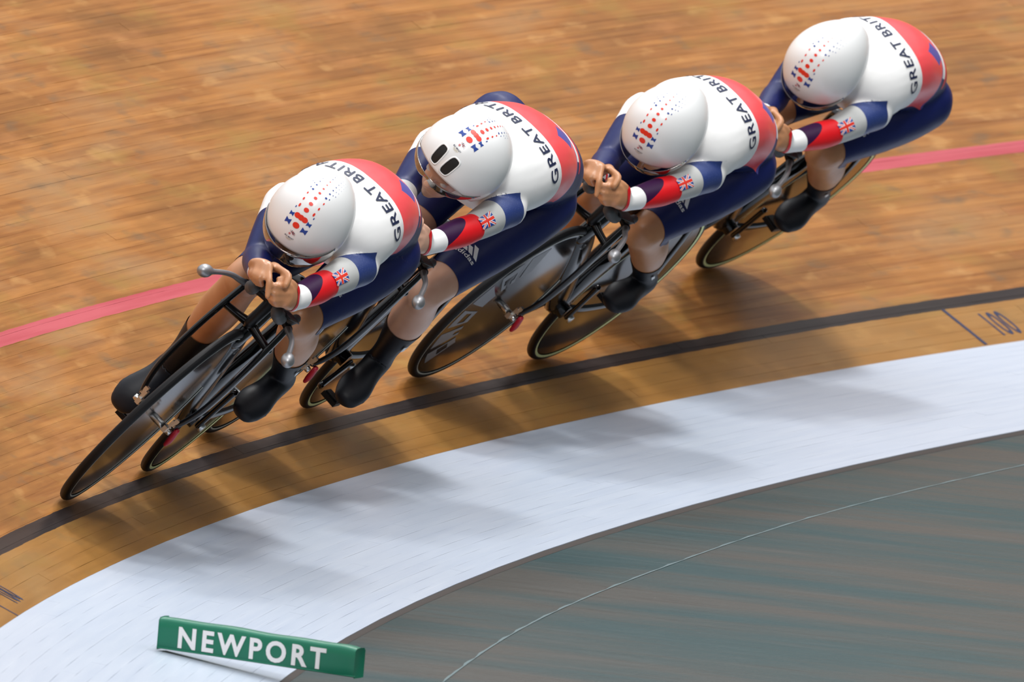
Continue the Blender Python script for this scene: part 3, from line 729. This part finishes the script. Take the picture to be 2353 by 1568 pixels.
    # three-bar mark and word on the left thigh
    Vt,Ft=text_mesh('adidas',.40,.012,.10)
    bars=[]
    for k,(x0,hh) in enumerate(((-.34,.22),(-.10,.42),(.16,.62))):
        q=[(x0+.0,.0),(x0+.20,.0),(x0+.20-.0,hh*.0)]; 
        A1=(x0,.0);A2=(x0+.19,.0);A3=(x0+.19-hh*.5,hh);A4=(x0-hh*.5,hh)
        bars.append(([A1,A2,A3,A4],[(0,1,2,3)],0))
    # bars lean; word below
    hpL,knL=legs['L'][0],legs['L'][1]
    def tr2(pts,dx,dy): # rotate mark: its up direction runs up the thigh
        return [(-(y+dy),-(x+dx)) for x,y in pts]
    polys=[(tr2([(p[0],p[1]) for p in Vt],0,-.28),Ft,0)]
    for b in bars: polys.append((tr2(b[0],.12,-.06),b[1],0))
    limb_decal('thigh_logo',hpL,knL,J.get('lt',.70),J.get('la',0.),J.get('lup',(.5,-.1,.8)),polys,J.get('ls',.055),[M['whiteink']],suit)
    # small white mark on the left overshoe
    limb_decal('heel_mark',legs['L'][1],legs['L'][2],J.get('sockL',.46)+.14,.0,(.35,.95,.2),[([(-.5,-.12),(.5,-.2),(.6,.2),(-.4,.25)],[(0,1,2,3)],0)],.030,[M['whiteink']],body,off=.0055)
    # dark line round the left cuff
    # ---- helmet
    HS=J.get('hs',1.0)
    def hpos(az,el,k=1.0):
        ca,sa=math.cos(az),math.sin(az); ce,se=math.cos(el),math.sin(el)
        fr_=.128 if ca>0 else .176
        w_=.116-.026*max(0,-ca)**2
        x=fr_*ca*ce; y=w_*sa*ce; z=.142*J.get('hz',1.)*se if se>0 else .10*se
        if ca<0: z-= .035*(ca*ce)**2
        ex=1.0
        return HP((x+J.get('hf',-.005))*HS*k,y*HS*k,(z+.012)*HS*k)
    def rim(az):
        ca=math.cos(az); 
        return -.08+(.22 if ca>0 else 0)*max(0,ca)**2 -.42*math.exp(-((abs(az)-1.45)/.45)**2)
    V=[];F=[];na,ne=72,30
    for j in range(ne+1):
        for k in range(na):
            az=2*PI*k/na-PI; r0=rim(az); e=r0+(PI/2-.02-r0)*j/ne; V.append(hpos(az,e))
    for j in range(ne):
        for k in range(na):
            k2=(k+1)%na; F.append((j*na+k,j*na+k2,(j+1)*na+k2,(j+1)*na+k))
    F.append(tuple(ne*na+k for k in range(na)))
    V=np.array(V)
    mi=np.zeros(len(F)); 
    hm=mk('helmet',V,F,[M['helmet']],Rt); so=hm.modifiers.new('thickness','SOLIDIFY'); so.thickness=.010; so.offset=-1
    hbv=BVHTree.FromPolygons([tuple(p) for p in V],[tuple(f) for f in F])
    def hhit(f,l,off=.0008):
        """point on the shell above head coordinates f,l (angles in metres along the shell)"""
        r_=.135; az_l=l/.115; e=f/.14
        d=F_*math.sin(e)*math.cos(az_l)+Lh*math.sin(az_l)+U_*math.cos(e)*math.cos(az_l)
        r=hbv.ray_cast(Vector(HP(0,0,.0)+d*.4),Vector(-d),.5)
        return r[0]+r[1]*off if r[0] is not None else Vector(H)
    def hdecal(name,V2,F2,m_,off=.0010,**k):
        o_=mk(name,[tuple(hhit(f,l,off)) for f,l in V2],F2,m_,hm,smooth=False)
        if name!='vent': o_['kind']='stuff'
        return o_
    def disc(f,l,r,n=14,ry=None): return [(f,l)]+[(f+r*math.cos(2*PI*k/n),l+(ry or r)*math.sin(2*PI*k/n)) for k in range(n)],[(0,1+k,1+(k+1)%n) for k in range(n)]
    F0=J.get('pf',.098)
    red=[];blue=[]
    red.append(disc(F0,0,.0085)); f=F0-.025
    for dl in (-.0095,0,.0095): red.append(disc(f,dl,.0075))
    f-=.0235; r=.0060; k=0
    while k<10:
        red.append(disc(f,0,r)) if k<7 else blue.append(disc(f,0,r))
        for sd in (1,-1):
            if k<3: red.append(disc(f-.002,sd*(.0185+k*.001),r*.85,12,r*.40))
            else:
                blue.append(disc(f,sd*.0165,r*.85)); blue.append(disc(f-.004,sd*.0235,r*.65,10,r*.4))
            if k>3: blue.append(disc(f-.008,sd*.029,r*.45,8))
        f-=.0195-.0007*k; r*=.80; k+=1
    for sd in (1,-1):
        for f_,s_ in ((F0+.002,.0085),(F0-.021,.0062),(F0-.042,.0036)):
            l_=sd*(.0225+(.0075-s_)*.3); ry=s_*.85 if s_>.004 else .0012
            blue.append(([(f_,l_),(f_+s_,l_-ry),(f_+s_*.45,l_),(f_+s_,l_+ry),(f_-s_,l_+ry),(f_-s_*.45,l_),(f_-s_,l_-ry)],[(0,1,2),(0,2,3),(0,3,4),(0,4,5),(0,5,6),(0,6,1)]))
    hdecal('red_dot_pattern',*join(red),M['redink']); hdecal('blue_dot_pattern',*join(blue),M['blueink'])
    fL=F0+.030
    # lion head emblem: a fan of strokes, words and five rings
    st=[];st2=[]
    for k in range(7):
        a=-.9+k*.42; x0,y0=.003*math.sin(a),.003*math.cos(a)
        q=[(fL-.002+(.003+u*.0075)*-math.cos(a+u*.5)*.9,(.003+u*.0075)*math.sin(a+u*.5)) for u in (0,.5,1)]
        P2=[]
        for (x,y) in q: P2+=[(x-.0007,y-.0005),(x+.0007,y+.0005)]
        (st if k%2==0 else st2).append((P2,[(0,1,3,2),(2,3,5,4)]))
    st.append(disc(fL+.001,-.003,.0035,10,.0028))
    hdecal('emblem_red_strokes',*join(st),M['pinkink']); hdecal('emblem_blue_strokes',*join(st2),M['ink'])
    Vt,Ft=text_mesh('TEAM GB',.0062,.01); hdecal('helmet_words',[(fL+.0125-y,-x*1.0) for x,y,_ in Vt],Ft,M['ink'])
    P2=[]
    for (x,y) in ((-.0056,0),(0,0),(.0056,0),(-.0028,-.0026),(.0028,-.0026)):
        ro,ri=.0024,.0019; n_=12
        P2.append(([(fL+.0175-y+(ro if j%2 else ri)*math.sin(2*PI*(j//2)/n_),x+(ro if j%2 else ri)*math.cos(2*PI*(j//2)/n_)) for j in range(2*n_)],[(2*k,2*k+1,(2*k+3)%(2*n_),(2*k+2)%(2*n_)) for k in range(n_)]))
    hdecal('helmet_rings',*join(P2),M['gold'])
    if hat=='vents':
        for sd in (1,-1):
            V2=[];F2=[];n_=20
            for j in range(n_):
                a=2*PI*j/n_; cx_,cy_=math.cos(a),math.sin(a)
                x=math.copysign(abs(cx_)**.55,cx_)*.030; y=math.copysign(abs(cy_)**.55,cy_)*.0115
                V2.append((F0+.092+x-abs(y)*.0,sd*(.0195+x*-.05)+y))
            cx0=F0+.092; cy0=sd*.0195; VR=[(cx0,cy0)];FR=[(0,1+k,1+(k+1)%n_) for k in range(n_)]
            for q_ in (.25,.5,.75,1.): VR+=[(cx0+(x-cx0)*q_,cy0+(y-cy0)*q_) for x,y in V2]
            for r_ in range(3):
                for k in range(n_): FR.append((1+r_*n_+k,1+(r_+1)*n_+k,1+(r_+1)*n_+(k+1)%n_,1+r_*n_+(k+1)%n_))
            hdecal('vent',VR,FR,M['black'],.0013)
            V3=[]
            for sc_,of in ((1.0,.0013),(1.0,.0030),(1.10,.0030),(1.16,.0002)):
                for (x,y) in V2: V3.append(tuple(hhit(cx0+(x-cx0)*sc_,cy0+(y-cy0)*(1+(sc_-1)*2.2),of)))
            mk('vent_lip',V3,[(r_*n_+k,r_*n_+(k+1)%n_,(r_+1)*n_+(k+1)%n_,(r_+1)*n_+k) for r_ in range(3) for k in range(n_)],M['helmet'],hm)
    # visor
    V=[];F=[];na,ne=40,8; v0,v1=J.get('vis',(.15,-.50))
    for j in range(ne+1):
        for k in range(na+1):
            az=-1.35+2.7*k/na; edge=abs(az)/1.35; lo=v1+(.20)*edge**3+.10*math.exp(-(az/.16)**2); e=v0+(lo-v0)*j/ne
            p=hpos(az,e,1.0); ce=H+(p-H); 
            q=HP(0.004+.133*math.cos(az)*math.cos(e*.8)*HS-.002,.115*math.sin(az)*math.cos(e*.8)*HS,(.012+.118*math.sin(e))*HS); V.append(q)
    for j in range(ne):
        for k in range(na): a=j*(na+1)+k; F.append((a,a+na+1,a+na+2,a+1))
    vs=mk('visor',V,F,M['visor'],Rt); so=vs.modifiers.new('thickness','SOLIDIFY'); so.thickness=.002
    for sd in (1,-1): mk('eye',*ell(HP(.083,sd*.031,-.020),(.0115,.0115,.0115)),M['eye'],Rt)
    return dict(body=body,hit=hit,suit=suit)
TOR=lambda dx,dz,wd:[(.165+dx,-.045,.985+dz,.116*wd,.098),(.225+dx,-.048,1.002+dz,.140*wd,.120),(.31+dx*.7,-.052,1.026+dz,.142*wd,.121),(.40+dx*.4,-.058,1.040+dz,.146*wd,.121),(.50,-.066,1.032+dz*.8,.158*wd,.117),(.59,-.070,1.008+dz*.6,.168,.110),(.66,-.074,.985+dz*.5,.145,.092),(.72,-.080,.975+dz*.5,.085,.070)]
def pose(**k):
    J=dict(head=(.83,-.100,.985),hd=(.86,.0,.0),torso=TOR(0,0,1),dx=.10,rx=.20,
      neck=(.66,-.075,.985),Lsh=(.625,.066,.972),Rsh=(.630,-.205,.938),Lel=(.855,.060,.908),Rel=(.815,-.125,.812),Lwr=(1.055,.048,.852),Rwr=(1.030,-.068,.832),
      Lhip=(.235,.054,.945),Rhip=(.235,-.130,.930),Lkn=(.655,.058,.748),Rkn=(.625,-.128,.705),Lan=(.345,.112,.535),Ran=(.335,-.128,.328),Ltoe=(.520,.124,.452),Rtoe=(.405,-.140,.188),hem=.93,sockL=.60,sockR=.60)
    J.update(k); return J
POSES=[pose(),
  pose(head=(.84,-.088,1.030),hd=(.50,-.10,0),hs=1.09,pf=.052,vis=(-.03,-.22),Lkn=(.66,.088,.660),Lan=(.43,.106,.370),Ltoe=(.590,.142,.285),Rkn=(.52,-.095,.70),Rhip=(.24,-.180,1.01),Rel=(.82,-.142,.848),Ran=(.16,-.12,.43),Rtoe=(.28,-.12,.40),torso=TOR(-.06,.020,1.12),dx=.04,hz=.86,rfore='lgrey',rx=.0,Lsh=(.625,.070,1.000),Rsh=(.630,-.205,.960),Lel=(.855,.075,.935),hem=.86,sockL=.52,Lhip=(.20,.065,.95)),
  pose(head=(.83,-.072,1.002),hd=(1.00,.0,0),vis=(-.02,-.34),rx=.30,tX=-.005,dx=.050,torso=TOR(.05,-.005,.98),Lhip=(.275,.052,.935),Rhip=(.275,-.130,.930),Lkn=(.645,.066,.708),Lan=(.345,.115,.525),Ltoe=(.520,.138,.478),Rkn=(.61,-.135,.66),Lel=(.855,.072,.920)),
  pose(head=(.83,-.097,.983),hd=(1.08,.0,0),vis=(-.02,-.34),rx=.30,tX=.005,dx=.066,torso=TOR(.03,-.02,.97),hoff=(0,.008,-.018),Lwr=(1.055,.056,.834),Rwr=(1.030,-.060,.814),Lkn=(.645,.070,.765),Lan=(.345,.105,.560),Ltoe=(.520,.138,.505),Lel=(.855,.078,.900))]
LABR=['person leading the line, hands clasped, mirrored visor below a dotted white helmet',
 'person riding second in line, face raised under a white helmet with two black vents',
 'person riding third in line, white helmet bowed, clasped hands just behind the second rider',
 'person riding last at the rear of the line, helmet nearest the top right corner']
RD=[rider(i,POSES[i],LABR[i],M['skin2'] if i==1 else M['skin'],'vents' if i==1 else 'dots') for i in range(4)]
# ---------------------------------------------------------------- green foam block lying across the blue band
def foam():
    zt=ZI
    # world frame: long axis runs across the band, outer end resting on the blue boards
    psi=.3385
    a=np.array(S(.3492,-.402,.0085)); b=np.array((23.455*math.cos(.3592),23.455*math.sin(.3592),ZI+.024))
    ex=unit(b-a); up=unit(np.array([0,0,1.])-ex*ex[2]); ey=np.cross(up,ex)
    L=float(np.linalg.norm(b-a));h=.078;w=.055
    V=[];F=[];n=24;mm=12
    def sec(t):
        sag=.0015*math.sin(t*7)+.001*math.sin(t*19+1)
        pin=1-.10*max(0,(t-.9)/.1)**2
        pts=[]
        for (y,z) in ((-.5,0),(-.5,.33),(-.5,.66),(-.5,.93),(-.40,1.0),(0,1.02),(.40,1.0),(.5,.93),(.5,.5),(.5,0),(0,-.01)):
            pts.append(a+ex*L*t+ey*w*y*pin+up*(h*z*pin+(sag if z>.9 else 0)+(.006*math.sin(t*11) if z==.66 and y<0 else 0)*.3))
        return pts
    for i in range(n+1): V+=sec(i/n)
    k=11
    for i in range(n):
        for j in range(k): F.append((i*k+j,i*k+(j+1)%k,(i+1)*k+(j+1)%k,(i+1)*k+j))
    F.append(tuple(range(k))); F.append(tuple(n*k+j for j in range(k))[::-1])
    # creases at the right hand end of the cover
    o=mk('foam_block',V,F,M['green'],None,smooth=False)
    for p in o.data.polygons: p.use_smooth=True
    bv=o.modifiers.new('round','BEVEL'); bv.width=.003; bv.segments=2; bv.limit_method='ANGLE'; bv.angle_limit=.9
    tag(o,'green foam block lettered NEWPORT lying across the pale blue band','marker')
    Vt,Ft=text_mesh('NEWPORT',.075,.032,.02,spacing=1.33)
    W=[];c=a+ex*(L*.475)+up*h*.47
    for x,y,_ in Vt:
        p=c+ex*x+up*y; p=p+ey*(-(w*.5)-.0012); W.append(p)
    t=mk('lettering',W,Ft,M['whiteink'],o,smooth=False); t['kind']='stuff'
    # seam piping of the vinyl cover
    P=[tube([(*(a+ex*.0-ey*w*.5+up*.002),.0022),(*(a+ex*L*.5-ey*w*.5+up*.003),.0022),(*(a+ex*L-ey*w*.45+up*.002),.0022)],8)]
    mk('cover_seam',*join(P),M['green'],o)
    return a,b,ey
foam()
